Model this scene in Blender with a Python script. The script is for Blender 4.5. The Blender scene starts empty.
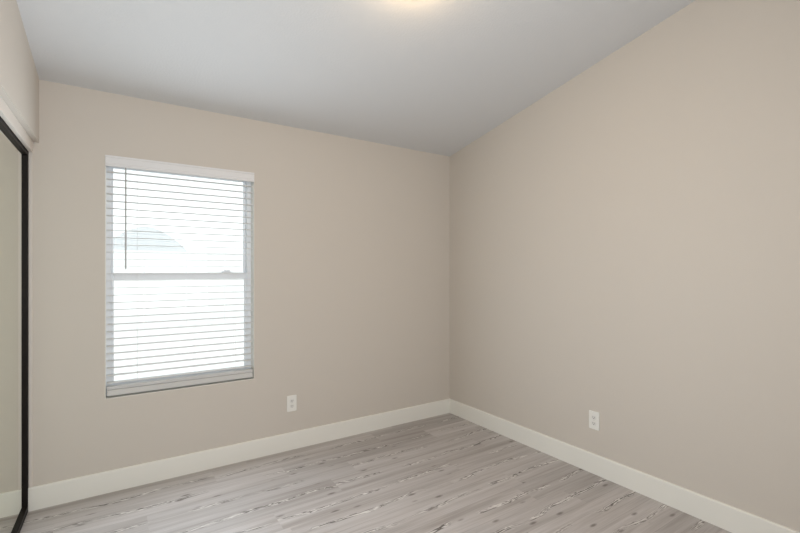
import bpy, bmesh, math, random
from mathutils import Vector, Matrix

sc = bpy.context.scene
COL = sc.collection

# ------------------------------------------------------------------ camera
CAM = (-2.668, -3.180, 1.350)
cd = bpy.data.cameras.new('camera')
cd.sensor_width = 36.0
cd.lens = 433.0 / 800.0 * 36.0
cd.shift_y = 3.9 / 800.0
cd.clip_start = 0.02
cd.clip_end = 2000
cam = bpy.data.objects.new('camera', cd)
cam.location = CAM
cam.rotation_euler = (math.radians(90), 0, math.radians(-33.45))
COL.objects.link(cam)
sc.camera = cam

# ------------------------------------------------------------------ view, sky, lights
vs = sc.view_settings
vs.view_transform = 'Standard'
vs.look = 'None'
vs.gamma = 1.0
vs.use_curve_mapping = False
vs.exposure = 0.0
sc.cycles.use_denoising = True
sc.cycles.max_bounces = 12
sc.cycles.diffuse_bounces = 8
sc.cycles.transparent_max_bounces = 24
sc.cycles.sample_clamp_indirect = 6.0

w = bpy.data.worlds.new('sky')
sc.world = w
w.use_nodes = True
bg = w.node_tree.nodes['Background']
bg.inputs['Color'].default_value = (0.95, 0.98, 1.0, 1)
bg.inputs['Strength'].default_value = 1.5


def area(name, loc, rot, sx, sy, power, color, spread=180):
    l = bpy.data.lights.new(name, 'AREA')
    l.shape = 'RECTANGLE'
    l.size, l.size_y = sx, sy
    l.energy = power
    l.color = color
    l.spread = math.radians(spread)
    o = bpy.data.objects.new(name, l)
    o.location = loc
    o.rotation_euler = rot
    COL.objects.link(o)
    return o


# daylight entering through the window (light faces -Y, into the room)
area('window_daylight', (-2.269, -0.03, 1.15), (math.radians(-90), 0, 0), 0.86, 1.15, 20.0, (0.84, 0.93, 1.0), 175)
# added fill light behind the camera, set in the unseen doorway (faces +Y)
area('rear_fill_light', (-2.10, -3.53, 1.50), (math.radians(90), 0, 0), 1.2, 1.4, 39.0, (0.96, 0.98, 1.0))


# ------------------------------------------------------------------ mesh helpers
def add_box(bm, x0, x1, y0, y1, z0, z1):
    vs_ = [bm.verts.new(p) for p in ((x0, y0, z0), (x1, y0, z0), (x1, y1, z0), (x0, y1, z0),
                                     (x0, y0, z1), (x1, y0, z1), (x1, y1, z1), (x0, y1, z1))]
    for f in ((0, 3, 2, 1), (4, 5, 6, 7), (0, 1, 5, 4), (1, 2, 6, 5), (2, 3, 7, 6), (3, 0, 4, 7)):
        bm.faces.new([vs_[i] for i in f])
    return vs_


def add_prism(bm, prof, axis, a0, a1):
    """extrude a closed 2-D profile along an axis; profile is given in the two other axes in xyz order"""
    def P(p, a):
        if axis == 'x':
            return (a, p[0], p[1])
        if axis == 'y':
            return (p[0], a, p[1])
        return (p[0], p[1], a)
    A = [bm.verts.new(P(p, a0)) for p in prof]
    B = [bm.verts.new(P(p, a1)) for p in prof]
    n = len(prof)
    bm.faces.new(A)
    bm.faces.new(B[::-1])
    for i in range(n):
        bm.faces.new((A[i], B[i], B[(i + 1) % n], A[(i + 1) % n]))


def add_lathe(bm, prof, n=48, c=(0, 0, 0)):
    """revolve (r, z) pairs around z"""
    rings = []
    for r, z in prof:
        if r < 1e-6:
            rings.append([bm.verts.new((c[0], c[1], c[2] + z))])
        else:
            rings.append([bm.verts.new((c[0] + r * math.cos(2 * math.pi * k / n), c[1] + r * math.sin(2 * math.pi * k / n), c[2] + z)) for k in range(n)])
    for a, b in zip(rings, rings[1:]):
        for k in range(n):
            k2 = (k + 1) % n
            if len(a) == 1 and len(b) == 1:
                continue
            if len(a) == 1:
                bm.faces.new((a[0], b[k], b[k2]))
            elif len(b) == 1:
                bm.faces.new((a[k], b[0], a[k2]))
            else:
                bm.faces.new((a[k], b[k], b[k2], a[k2]))


def add_tube(bm, p0, p1, r, n=12):
    p0, p1 = Vector(p0), Vector(p1)
    d = (p1 - p0)
    m = Matrix.Translation((p0 + p1) / 2) @ d.to_track_quat('Z', 'Y').to_matrix().to_4x4()
    bmesh.ops.create_cone(bm, cap_ends=True, segments=n, radius1=r, radius2=r, depth=d.length, matrix=m)


def obj(name, bm, m, parent=None, bevel=0.0, seg=2, smooth=False):
    bmesh.ops.recalc_face_normals(bm, faces=bm.faces[:])
    me = bpy.data.meshes.new(name)
    bm.to_mesh(me)
    bm.free()
    me.materials.append(m)
    o = bpy.data.objects.new(name, me)
    COL.objects.link(o)
    if parent is not None:
        o.parent = parent
    if bevel:
        b = o.modifiers.new('bevel', 'BEVEL')
        b.width = bevel
        b.segments = seg
        b.limit_method = 'ANGLE'
    if smooth:
        for p in me.polygons:
            p.use_smooth = True
    return o


def struct(name, bm, m, parent=None, **k):
    o = obj(name, bm, m, parent, **k)
    if parent is None:
        o['kind'] = 'structure'
    return o


def thing(name, label, cat, loc=(0, 0, 0), rz=0.0, group=None):
    o = bpy.data.objects.new(name, None)
    o.empty_display_size = 0.05
    o.location = loc
    o.rotation_euler = (0, 0, rz)
    o['label'] = label
    o['category'] = cat
    if group:
        o['group'] = group
    COL.objects.link(o)
    return o


# ------------------------------------------------------------------ materials
def mat(name):
    m = bpy.data.materials.new(name)
    m.use_nodes = True
    return m, m.node_tree.nodes, m.node_tree.links, m.node_tree.nodes['Principled BSDF']


def painted(name, col, rough=0.6, bump=0.0, scale=160.0, vary=0.0):
    m, N, L, b = mat(name)
    b.inputs['Base Color'].default_value = (*col, 1)
    b.inputs['Roughness'].default_value = rough
    b.inputs['Specular IOR Level'].default_value = 0.35
    tc = N.new('ShaderNodeTexCoord')
    if bump:
        n = N.new('ShaderNodeTexNoise')
        n.inputs['Scale'].default_value = scale
        n.inputs['Detail'].default_value = 3
        L.new(tc.outputs['Object'], n.inputs['Vector'])
        bp = N.new('ShaderNodeBump')
        bp.inputs['Strength'].default_value = bump
        bp.inputs['Distance'].default_value = 0.002
        L.new(n.outputs['Fac'], bp.inputs['Height'])
        L.new(bp.outputs['Normal'], b.inputs['Normal'])
    if vary:
        n2 = N.new('ShaderNodeTexNoise')
        n2.inputs['Scale'].default_value = 3.0
        L.new(tc.outputs['Object'], n2.inputs['Vector'])
        mx = N.new('ShaderNodeMix')
        mx.data_type = 'RGBA'
        mx.inputs['A'].default_value = (*[c * (1 - vary) for c in col], 1)
        mx.inputs['B'].default_value = (*[min(1, c * (1 + vary)) for c in col], 1)
        L.new(n2.outputs['Fac'], mx.inputs['Factor'])
        L.new(mx.outputs['Result'], b.inputs['Base Color'])
    return m


M_WALL = painted('beige_wall_paint', (0.60, 0.560, 0.510), 0.7, 0.25, 170)
M_CEIL = painted('white_ceiling_paint', (0.645, 0.655, 0.668), 0.85, 0.5, 90)
M_TRIM = painted('white_trim_paint', (0.80, 0.795, 0.75), 0.35)
M_FASCIA = painted('closet_fascia_paint', (0.70, 0.655, 0.61), 0.45)
M_VINYL = painted('daylight_tinted_vinyl', (0.89, 0.92, 0.96), 0.4)  # white vinyl, bluish tint stands in for bounced daylight
M_SLAT = painted('white_blind_slat', (0.88, 0.88, 0.88), 0.4)
_N, _L = M_SLAT.node_tree.nodes, M_SLAT.node_tree.links
_t = _N.new('ShaderNodeBsdfTranslucent')
_t.inputs['Color'].default_value = (0.88, 0.88, 0.88, 1)
_m = _N.new('ShaderNodeMixShader')
_m.inputs['Fac'].default_value = 0.3
_L.new(_N['Principled BSDF'].outputs['BSDF'], _m.inputs[1])
_L.new(_t.outputs['BSDF'], _m.inputs[2])
_L.new(_m.outputs['Shader'], _N['Material Output'].inputs['Surface'])
M_VAL = painted('white_blind_valance', (0.74, 0.745, 0.76), 0.4)
M_RAIL = painted('shaded_white_rail', (0.60, 0.60, 0.59), 0.4)  # white rail, greyed to paint in the shade on its room side
M_CORD = painted('white_cord', (0.85, 0.85, 0.85), 0.8)
M_WAND = painted('grey_wand', (0.45, 0.45, 0.46), 0.3)
M_PLATE = painted('white_plastic', (0.80, 0.80, 0.77), 0.3)
M_RECEPT = painted('receptacle_plastic', (0.74, 0.74, 0.72), 0.3)
M_SLOT = painted('dark_slot', (0.03, 0.03, 0.03), 0.6)
M_BRONZE = painted('dark_bronze_metal', (0.012, 0.009, 0.008), 0.5)
M_BRONZE.node_tree.nodes['Principled BSDF'].inputs['Specular IOR Level'].default_value = 0.15
M_SCREW = painted('white_screw', (0.6, 0.6, 0.58), 0.35)
M_GROUND = painted('pale_concrete', (0.90, 0.90, 0.89), 0.9, vary=0.03)
M_FENCE = painted('white_fence', (0.88, 0.88, 0.88), 0.6)
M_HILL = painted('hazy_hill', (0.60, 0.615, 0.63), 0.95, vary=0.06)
M_NICKEL = painted('brushed_nickel', (0.55, 0.53, 0.50), 0.35)
M_NICKEL.node_tree.nodes['Principled BSDF'].inputs['Metallic'].default_value = 1.0

M_MIRROR, N, L, b = mat('mirror_glass')
b.inputs['Base Color'].default_value = (0.79, 0.82, 0.74, 1)
b.inputs['Metallic'].default_value = 1.0
b.inputs['Roughness'].default_value = 0.0

M_GLASS, N, L, b = mat('window_glass')
N.remove(b)
tr = N.new('ShaderNodeBsdfTransparent')
tr.inputs['Color'].default_value = (0.96, 0.98, 0.97, 1)
gl = N.new('ShaderNodeBsdfGlossy')
gl.inputs['Roughness'].default_value = 0.0
fr = N.new('ShaderNodeFresnel')
fr.inputs['IOR'].default_value = 1.25
mx = N.new('ShaderNodeMixShader')
L.new(fr.outputs['Fac'], mx.inputs['Fac'])
L.new(tr.outputs['BSDF'], mx.inputs[1])
L.new(gl.outputs['BSDF'], mx.inputs[2])
L.new(mx.outputs['Shader'], N['Material Output'].inputs['Surface'])

M_LAMP, N, L, b = mat('lit_frosted_glass')
b.inputs['Base Color'].default_value = (0.9, 0.88, 0.82, 1)
b.inputs['Emission Color'].default_value = (1.0, 0.69, 0.36, 1)
b.inputs['Emission Strength'].default_value = 31.0


def floor_material():
    m, N, L, b = mat('grey_oak_planks')
    def math_(op, a=None, b_=None, c=None):
        n = N.new('ShaderNodeMath')
        n.operation = op
        for i, v in enumerate((a, b_, c)):
            if v is None:
                continue
            if isinstance(v, (int, float)):
                n.inputs[i].default_value = v
            else:
                L.new(v, n.inputs[i])
        return n.outputs[0]
    def ramp(fac, stops):
        n = N.new('ShaderNodeValToRGB')
        el = n.color_ramp.elements
        while len(el) < len(stops):
            el.new(0.5)
        for e, (p, v) in zip(el, stops):
            e.position = p
            e.color = (v, v, v, 1) if isinstance(v, (int, float)) else (*v, 1)
        L.new(fac, n.inputs['Fac'])
        return n.outputs['Color']
    def noise(vec, scale, detail=3, rough=0.5, dist=0.0):
        n = N.new('ShaderNodeTexNoise')
        n.inputs['Scale'].default_value = scale
        n.inputs['Detail'].default_value = detail
        n.inputs['Roughness'].default_value = rough
        n.inputs['Distortion'].default_value = dist
        L.new(vec, n.inputs['Vector'])
        return n.outputs['Fac']
    def mixc(fac, a, b_, mode='MIX'):
        n = N.new('ShaderNodeMix')
        n.data_type = 'RGBA'
        n.blend_type = mode
        for sock, v in (('Factor', fac), ('A', a), ('B', b_)):
            if isinstance(v, tuple):
                n.inputs[sock].default_value = (*v, 1)
            elif isinstance(v, (int, float)):
                n.inputs[sock].default_value = v
            else:
                L.new(v, n.inputs[sock])
        return n.outputs['Result']
    def comb(x, y, z):
        n = N.new('ShaderNodeCombineXYZ')
        for i, v in enumerate((x, y, z)):
            if isinstance(v, (int, float)):
                n.inputs[i].default_value = v
            else:
                L.new(v, n.inputs[i])
        return n.outputs['Vector']
    at = N.new('ShaderNodeAttribute')
    at.attribute_name = 'plank'          # x along the board (m), y across (-1..1), z random per board
    sp = N.new('ShaderNodeSeparateXYZ')
    L.new(at.outputs['Vector'], sp.inputs['Vector'])
    u, v, r = sp.outputs['X'], sp.outputs['Y'], sp.outputs['Z']
    rz = math_('MULTIPLY', r, 37.0)
    um = math_('MULTIPLY', u, 1.0)
    vm = math_('MULTIPLY', v, 0.09)
    # long soft bands
    band = noise(comb(math_('MULTIPLY', um, 0.9), math_('MULTIPLY', vm, 22.0), rz), 1.0, 4, 0.55, 0.3)
    fine = noise(comb(math_('MULTIPLY', um, 5.0), math_('MULTIPLY', vm, 230.0), rz), 1.0, 3, 0.6)
    base = ramp(band, [(0.30, (0.335, 0.305, 0.292)), (0.50, (0.440, 0.411, 0.401)), (0.72, (0.515, 0.490, 0.485))])
    base = mixc(0.30, base, ramp(fine, [(0.3, 0.33), (0.7, 0.68)]), 'OVERLAY')
    tone = ramp(r, [(0.0, 0.90), (0.5, 1.0), (1.0, 1.06)])
    base = mixc(1.0, base, tone, 'MULTIPLY')
    # cathedral streak along the heart of the board: nested contour lines
    heart = noise(comb(math_('MULTIPLY', um, 1.6), math_('MULTIPLY', rz, 1.7), 0.0), 1.0, 2, 0.5)
    vv = math_('SUBTRACT', v, math_('MULTIPLY', math_('SUBTRACT', heart, 0.5), 1.7))
    wob = noise(comb(math_('MULTIPLY', um, 5.5), math_('MULTIPLY', vm, 34.0), rz), 1.0, 3, 0.55, 0.6)
    dist = math_('ABSOLUTE', vv)
    field = math_('ADD', math_('MULTIPLY', dist, 2.2), math_('MULTIPLY', wob, 1.5))
    lines = math_('SINE', math_('MULTIPLY', field, 21.0))
    near = ramp(dist, [(0.0, 1.0), (0.10, 0.9), (0.20, 0.0)])
    patch = ramp(noise(comb(math_('MULTIPLY', um, 2.4), 0.0, math_('ADD', rz, 4.0)), 1.0, 2, 0.6), [(0.40, 0.0), (0.48, 1.0)])
    mask = math_('MULTIPLY', near, patch)
    dark = math_('MULTIPLY', mask, ramp(lines, [(0.30, 0.0), (0.75, 1.0)]))
    lite = math_('MULTIPLY', mask, ramp(math_('MULTIPLY', lines, -1.0), [(0.30, 0.0), (0.85, 0.9)]))
    base = mixc(dark, base, (0.10, 0.088, 0.08))
    base = mixc(lite, base, (0.72, 0.70, 0.67))
    # small knots
    vo = N.new('ShaderNodeTexVoronoi')
    vo.inputs['Scale'].default_value = 1.0
    L.new(comb(math_('MULTIPLY', um, 4.0), math_('MULTIPLY', vm, 11.0), math_('MULTIPLY', rz, 3.0)), vo.inputs['Vector'])
    kn = ramp(vo.outputs['Distance'], [(0.05, 0.85), (0.14, 0.0)])
    base = mixc(kn, base, (0.15, 0.13, 0.12))
    # joint lines between boards
    edge = ramp(math_('ABSOLUTE', v), [(0.980, 0.0), (0.994, 0.35)])
    base = mixc(edge, base, (0.13, 0.115, 0.105))
    L.new(base, b.inputs['Base Color'])
    b.inputs['Roughness'].default_value = 0.42
    b.inputs['Specular IOR Level'].default_value = 0.4
    bp = N.new('ShaderNodeBump')
    bp.inputs['Strength'].default_value = 0.12
    bp.inputs['Distance'].default_value = 0.001
    L.new(fine, bp.inputs['Height'])
    L.new(bp.outputs['Normal'], b.inputs['Normal'])
    return m


M_FLOOR = floor_material()

# ------------------------------------------------------------------ room shell
H = 2.434            # ceiling height at the window wall
SL = 0.192           # rise of the vaulted ceiling towards the camera
YB = -3.45           # wall behind the camera
WX0, WX1, WZ0, WZ1 = -2.713, -1.825, 0.567, 2.053      # window opening
TH = 0.16


def ceil_z(y):
    return H - SL * y


# floor: one mesh of staggered boards, 0.18 m wide
random.seed(11)
bm = bmesh.new()
lay = bm.loops.layers.float_vector.new('plank')
PW, PL = 0.18, 1.22
row = 0
y1 = 0.12
known = {1: -0.90, 5: -0.71, 8: -0.59, 4: -0.28}
add_box(bm, -3.35, 0.16, YB - 1.6, TH, -0.08, -0.002)
while y1 > YB - 1.5:
    y0 = y1 - PW
    x = (known[row] - 4 * PL) if row in known else (-5.0 - random.random() * PL)
    while x < 0.1:
        xa, xb = max(x, -3.3), min(x + PL, 0.1)
        r = random.random()
        if xb > xa:
            q = [bm.verts.new(p) for p in ((xa, y0, 0), (xb, y0, 0), (xb, y1, 0), (xa, y1, 0))]
            f = bm.faces.new(q)
            for lp, (uu, vv) in zip(f.loops, ((xa, -1), (xb, -1), (xb, 1), (xa, 1))):
                lp[lay] = (uu - x + 13 * r, vv, r)
        x += PL
    y1 = y0
    row += 1
me = bpy.data.meshes.new('floor')
bm.to_mesh(me)
bm.free()
me.materials.append(M_FLOOR)
fl = bpy.data.objects.new('floor', me)
fl['kind'] = 'structure'
COL.objects.link(fl)

# ceiling: sloping slab
bm = bmesh.new()
add_prism(bm, [(TH, ceil_z(TH)), (YB - 0.1, ceil_z(YB - 0.1)), (YB - 0.1, ceil_z(YB - 0.1) + 0.12), (TH, ceil_z(TH) + 0.12)], 'x', -3.35, 0.15)
struct('ceiling', bm, M_CEIL)

# window wall with its opening
bm = bmesh.new()
ZT = H + 0.05
add_box(bm, -3.35, WX0, 0, TH, 0, ZT)
add_box(bm, WX1, 0.15, 0, TH, 0, ZT)
add_box(bm, WX0, WX1, 0, TH, 0, WZ0)
add_box(bm, WX0, WX1, 0, TH, WZ1, ZT)
struct('wall_back', bm, M_WALL)

# right wall
bm = bmesh.new()
add_prism(bm, [(0, 0), (YB - 0.1, 0), (YB - 0.1, ceil_z(YB - 0.1) + 0.03), (0, ceil_z(0) + 0.03)], 'x', 0, 0.15)
struct('wall_right', bm, M_WALL)

# wall behind the camera with an unseen doorway added for the fill light
bm = bmesh.new()
DX0, DX1 = -2.72, -1.48
zt = ceil_z(YB) + 0.02
add_box(bm, -3.35, DX0, YB - 0.1, YB, 0, zt)
add_box(bm, DX1, 0.15, YB - 0.1, YB, 0, zt)
add_box(bm, DX0, DX1, YB - 0.1, YB, 2.2, zt)
struct('wall_front', bm, M_WALL)
bm = bmesh.new()
add_box(bm, -3.35, -3.25, YB - 1.5, YB - 0.1, 0, 2.6)
add_box(bm, 0.05, 0.15, YB - 1.5, YB - 0.1, 0, 2.6)
add_box(bm, -3.35, 0.15, YB - 1.6, YB - 1.5, 0, 2.6)
add_box(bm, -3.35, 0.15, YB - 1.6, YB - 0.1, 2.5, 2.6)
struct('wall_hallway', bm, M_WALL)

# closet side, very slightly out of square with the room
LX = -3.022
ROT = math.radians(0.85)


def closet_space(o):
    o.matrix_world = Matrix.Translation((LX, 0, 0)) @ Matrix.Rotation(-ROT, 4, 'Z')
    return o


DOOR_W = 1.25
bm = bmesh.new()
add_prism(bm, [(0.0, 2.074), (YB - 0.1, 2.074), (YB - 0.1, ceil_z(YB - 0.1) + 0.03), (0.0, ceil_z(0) + 0.03)], 'x', -0.16, 0.0)
add_box(bm, -0.16, 0.0, YB - 0.1, -DOOR_W - 0.03, 0, 2.074)
add_box(bm, -0.26, -0.16, YB - 0.1, 0.0, 0, 3.2)
closet_space(struct('wall_left', bm, M_WALL))
# pale fascia board under the bulkhead, and the two door tracks
bm = bmesh.new()
add_box(bm, -0.045, -0.026, -DOOR_W - 0.03, -0.002, 2.014, 2.074)
closet_space(struct('trim_1', bm, M_FASCIA, bevel=0.002))
bm = bmesh.new()
add_box(bm, -0.10, -0.046, -DOOR_W - 0.03, -0.002, 2.004, 2.074)
closet_space(struct('trim_2', bm, M_BRONZE))
bm = bmesh.new()
add_box(bm, -0.10, -0.0455, -DOOR_W - 0.03, -0.002, 0.0, 0.012)
closet_space(struct('trim_3', bm, M_BRONZE, bevel=0.002))

# slim pale jamb strip where the closet meets the window wall
bm = bmesh.new()
add_box(bm, -0.045, -0.030, -0.006, 0.006, 0.0, 2.03)
closet_space(struct('trim_4', bm, M_FASCIA))

# baseboards with a small eased top
BH, BT = 0.130, 0.014
prof = [(0, 0), (-BT, 0), (-BT, BH - 0.006), (-BT + 0.004, BH), (0, BH)]
bm = bmesh.new()
add_prism(bm, prof, 'x', LX - 0.05, 0.0)
struct('baseboard_back', bm, M_TRIM)
bm = bmesh.new()
add_prism(bm, prof, 'y', YB, -BT)
struct('baseboard_right', bm, M_TRIM)

# ------------------------------------------------------------------ window_1: single hung vinyl window
win = bpy.data.objects.new('window_1', None)
win.location = ((WX0 + WX1) / 2, 0.08, WZ0)
win['kind'] = 'structure'
COL.objects.link(win)
WW, WH = WX1 - WX0, WZ1 - WZ0


def ring(bm, x0, x1, z0, z1, y0, y1, wl, wb, wt):
    add_box(bm, x0, x0 + wl, y0, y1, z0, z1)
    add_box(bm, x1 - wl, x1, y0, y1, z0, z1)
    add_box(bm, x0 + wl, x1 - wl, y0, y1, z0, z0 + wb)
    add_box(bm, x0 + wl, x1 - wl, y0, y1, z1 - wt, z1)


h = WW / 2
MR = 1.312 - WZ0       # meeting rail height
bm = bmesh.new()
ring(bm, -h, h, 0, WH, 0.0, 0.08, 0.030, 0.028, 0.030)
obj('window_frame', bm, M_VINYL, win, bevel=0.002)
bm = bmesh.new()
ring(bm, -h + 0.030, h - 0.030, MR - 0.015, WH - 0.030, 0.045, 0.075, 0.012, 0.030, 0.02)
us = obj('upper_sash', bm, M_VINYL, win, bevel=0.002)
bm = bmesh.new()
add_box(bm, -h + 0.042, h - 0.042, 0.057, 0.061, MR + 0.015, WH - 0.05)
obj('pane', bm, M_GLASS, us)
bm = bmesh.new()
ring(bm, -h + 0.030, h - 0.030, 0.028, MR + 0.022, 0.010, 0.040, 0.014, 0.053, 0.045)
ls = obj('lower_sash', bm, M_VINYL, win, bevel=0.002)
bm = bmesh.new()
add_box(bm, -h + 0.044, h - 0.044, 0.023, 0.027, 0.081, MR - 0.023)
obj('pane', bm, M_GLASS, ls)
bm = bmesh.new()
add_box(bm, h - 0.20, h - 0.135, 0.012, 0.036, MR + 0.022, MR + 0.031)
add_prism(bm, [(h - 0.185, 0.018), (h - 0.15, 0.010), (h - 0.145, 0.018), (h - 0.165, 0.032), (h - 0.185, 0.032)], 'z', MR + 0.031, MR + 0.040)
obj('sash_lock', bm, M_VINYL, ls, bevel=0.001)

bm = bmesh.new()
add_box(bm, -h, -h + 0.003, -0.079, 0.0, 0.0, WH)
add_box(bm, h - 0.003, h, -0.079, 0.0, 0.0, WH)
add_box(bm, -h + 0.003, h - 0.003, -0.079, 0.0, WH - 0.003, WH)
add_box(bm, -h + 0.003, h - 0.003, -0.079, 0.0, 0.0, 0.003)
obj('window_jamb', bm, M_TRIM, win)

# ------------------------------------------------------------------ window blind
bl = thing('window_blind', 'white horizontal slat blind with valance lowered over the window, slats open', 'window blind',
           ((WX0 + WX1) / 2, 0.03, WZ0))
h2 = h - 0.010
ZV = WH - 0.002
bm = bmesh.new()
pv = [(-0.040, ZV), (-0.040, ZV - 0.010), (-0.036, ZV - 0.014), (-0.036, ZV - 0.052), (-0.040, ZV - 0.056), (-0.040, ZV - 0.066), (-0.030, ZV - 0.066), (-0.030, ZV)]
add_prism(bm, pv, 'x', -h + 0.001, h - 0.001)
obj('valance', bm, M_VAL, bl, bevel=0.001)
bm = bmesh.new()
add_box(bm, -h2, h2, -0.024, 0.028, ZV - 0.042, ZV - 0.001)
obj('headrail', bm, M_VAL, bl)
PITCH = 0.0447
zb = 0.053
n_slat = 31
bm = bmesh.new()
random.seed(4)
for i in range(-4, n_slat):
    z = (zb + 0.0025 + 0.0042 * (i + 4)) if i < 0 else zb + 0.015 + (i + 0.55) * PITCH
    if z > ZV - 0.07:
        break
    tl = math.radians(random.uniform(-0.4, 0.4) if i >= 0 else 0.0)
    pts_t, pts_b = [], []
    th = 0.0017 if i < 0 else 0.0010          # the spare slats lie stacked on the rail
    for k in range(7):
        s = -0.025 + 0.05 * k / 6
        crown = 0.0008 * (1 - (s / 0.025) ** 2)
        yy, zz = s * math.cos(tl), s * math.sin(tl)
        pts_t.append((yy, z + zz + crown + th))
        pts_b.append((yy, z + zz + crown - th))
    add_prism(bm, pts_t + pts_b[::-1], 'x', -h2, h2)
obj('slats', bm, M_SLAT, bl)
bm = bmesh.new()
add_box(bm, -h2, h2, -0.026, 0.026, zb - 0.038, zb - 0.002)
obj('bottom_rail', bm, M_RAIL, bl, bevel=0.003)
for xc in (-0.275, 0.055, 0.315):
    bm = bmesh.new()
    for yy in (-0.027, 0.027):
        add_tube(bm, (xc, yy, zb - 0.004), (xc, yy, ZV - 0.045), 0.0006, 6)
    obj('ladder_cord', bm, M_CORD, bl)
bm = bmesh.new()
xw = -2.607 - (WX0 + WX1) / 2
add_tube(bm, (xw, -0.036, 1.358 - WZ0), (xw, -0.036, ZV - 0.062), 0.0042, 8)
obj('tilt_wand', bm, M_WAND, bl)

# ------------------------------------------------------------------ mirrored sliding closet door
cdoor = thing('mirrored_closet_door', 'tall mirrored sliding closet door with thin dark bronze frame at left edge', 'closet door')
cdoor['kind'] = 'thing'
closet_space(cdoor)
FX0, FX1 = -0.066, -0.046         # frame front/back, door local
z0, z1 = 0.013, 2.020
bm = bmesh.new()
add_box(bm, -0.0625, -0.0595, -DOOR_W + 0.02, -0.02, z0 + 0.02, z1 - 0.02)
obj('mirror', bm, M_MIRROR, cdoor)
for ya, yb in ((-0.027, -0.006), (-DOOR_W, -DOOR_W + 0.028)):
    bm = bmesh.new()
    add_box(bm, FX0, FX1, ya, yb, z0, z1)
    obj('stile', bm, M_BRONZE, cdoor, bevel=0.002)
for name, za, zb_ in (('bottom_rail', z0, z0 + 0.024), ('top_rail', z1 - 0.028, z1)):
    bm = bmesh.new()
    add_box(bm, FX0, FX1, -DOOR_W + 0.028, -0.027, za, zb_)
    obj(name, bm, M_BRONZE, cdoor, bevel=0.002)


# ------------------------------------------------------------------ duplex outlets
def add_rounded_plate(bm, w_, h_, t0, t1, r, n=5):
    pr = []
    for cx, cz, a0 in ((w_ / 2 - r, h_ / 2 - r, 0), (-w_ / 2 + r, h_ / 2 - r, 90), (-w_ / 2 + r, -h_ / 2 + r, 180), (w_ / 2 - r, -h_ / 2 + r, 270)):
        for k in range(n):
            a = math.radians(a0 + 90 * k / (n - 1))
            pr.append((cx + r * math.cos(a), cz + r * math.sin(a)))
    add_prism(bm, pr, 'y', t0, t1)


def make_outlet(label, loc, rz):
    t = thing('wall_outlet', label, 'electrical outlet', loc, rz, 'white duplex wall outlets')
    bm = bmesh.new()
    add_rounded_plate(bm, 0.074, 0.120, 0.0, -0.006, 0.006)
    obj('cover_plate', bm, M_PLATE, t, bevel=0.002)
    for s in (1, -1):
        bm = bmesh.new()
        pr = []
        for k in range(24):
            a = 2 * math.pi * k / 24
            pr.append((0.0172 * math.cos(a), max(-0.0125, min(0.0125, 0.0172 * math.sin(a))) + s * 0.0195))
        add_prism(bm, pr, 'y', -0.0055, -0.0078)
        rc = obj('receptacle', bm, M_RECEPT, t)
        bm = bmesh.new()
        zc = s * 0.0195 + 0.002
        add_box(bm, -0.0075, -0.0052, -0.0080, -0.0072, zc - 0.0045, zc + 0.0045)
        add_box(bm, 0.0052, 0.0075, -0.0080, -0.0072, zc - 0.0038, zc + 0.0038)
        bmesh.ops.create_cone(bm, cap_ends=True, segments=12, radius1=0.0026, radius2=0.0026, depth=0.0008,
                              matrix=Matrix.Translation((0, -0.0076, zc - 0.0095)) @ Matrix.Rotation(math.pi / 2, 4, 'X'))
        obj('slots', bm, M_SLOT, rc)
    bm = bmesh.new()
    bmesh.ops.create_cone(bm, cap_ends=True, segments=12, radius1=0.003, radius2=0.0024, depth=0.0012,
                          matrix=Matrix.Translation((0, -0.0064, 0)) @ Matrix.Rotation(math.pi / 2, 4, 'X'))
    obj('screw', bm, M_SCREW, t)
    return t


make_outlet('white duplex outlet low on the wall below and right of the window', (-1.548, 0.0, 0.347), 0.0)
make_outlet('white duplex outlet low on the plain right-hand wall', (0.0, -1.489, 0.353), math.radians(-90))

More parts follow.
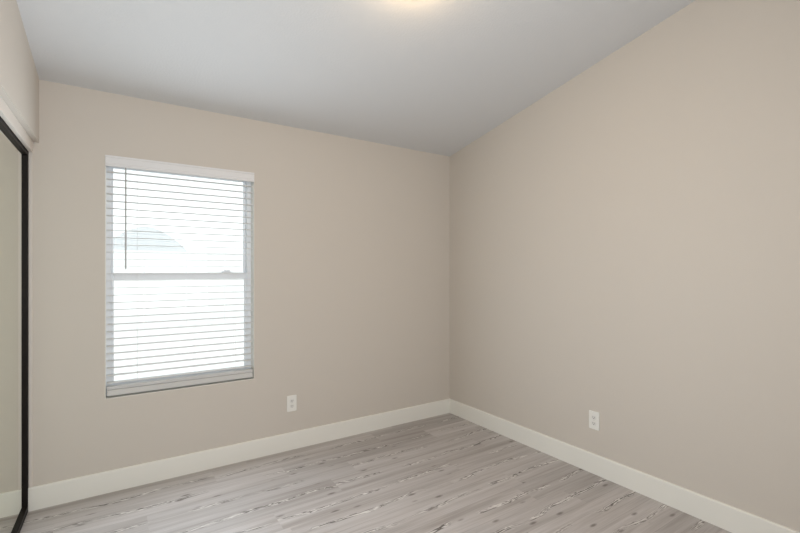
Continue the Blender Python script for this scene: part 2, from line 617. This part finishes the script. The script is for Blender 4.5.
# ------------------------------------------------------------------ ceiling light
LXY = (-1.51, -1.585)
lz = ceil_z(LXY[1])
cl = thing('ceiling_light', 'lit warm flush dome ceiling light at the top edge of the picture', 'ceiling light', (LXY[0], LXY[1], lz))
cl.rotation_euler = (math.atan(-SL), 0, 0)
bm = bmesh.new()
add_lathe(bm, [(0.0, -0.002), (0.165, -0.002), (0.168, -0.012), (0.160, -0.022), (0.0, -0.022)])
obj('canopy', bm, M_NICKEL, cl, smooth=False)
bm = bmesh.new()
pr = [(0.150, -0.021)]
for k in range(1, 13):
    a = math.pi / 2 * k / 12
    pr.append((0.150 * math.cos(a), -0.021 - 0.075 * math.sin(a)))
add_lathe(bm, pr)
obj('glass_shade', bm, M_LAMP, cl, smooth=True)
bm = bmesh.new()
add_lathe(bm, [(0.0, -0.094), (0.009, -0.096), (0.011, -0.102), (0.006, -0.109), (0.0, -0.112)], 16)
obj('finial', bm, M_NICKEL, cl, smooth=True)

# ------------------------------------------------------------------ outside the window
bm = bmesh.new()
add_box(bm, -120, 120, TH, 400, -0.35, -0.15)
struct('ground', bm, M_GROUND)
bm = bmesh.new()
for i in range(40):
    x = -20 + i
    add_box(bm, x, x + 0.985, 10.0, 10.04, -0.15, 1.80)
add_box(bm, -20, 20, 9.97, 10.07, 1.80, 1.86)
fe = struct('boundary_fence', bm, M_FENCE)
# a low hill far behind the fence
bm = bmesh.new()
hc = Vector((-128.0, 190.0))
nx, ny = 40, 20
grid = []
for j in range(ny + 1):
    rowv = []
    for i in range(nx + 1):
        a, c = i / nx * 2 - 1, j / ny * 2 - 1
        ht = 19.5 * max(0.0, (1 - a * a)) ** 0.75 * max(0.0, 1 - c * c) * (1 + 0.03 * math.sin(a * 5 + 1))
        rowv.append(bm.verts.new((a * 21, c * 40, ht)))
    grid.append(rowv)
for j in range(ny):
    for i in range(nx):
        bm.faces.new((grid[j][i], grid[j][i + 1], grid[j + 1][i + 1], grid[j + 1][i]))
hl = struct('hill', bm, M_HILL, smooth=True)
hl.location = (8.0, 210.0, -0.2)
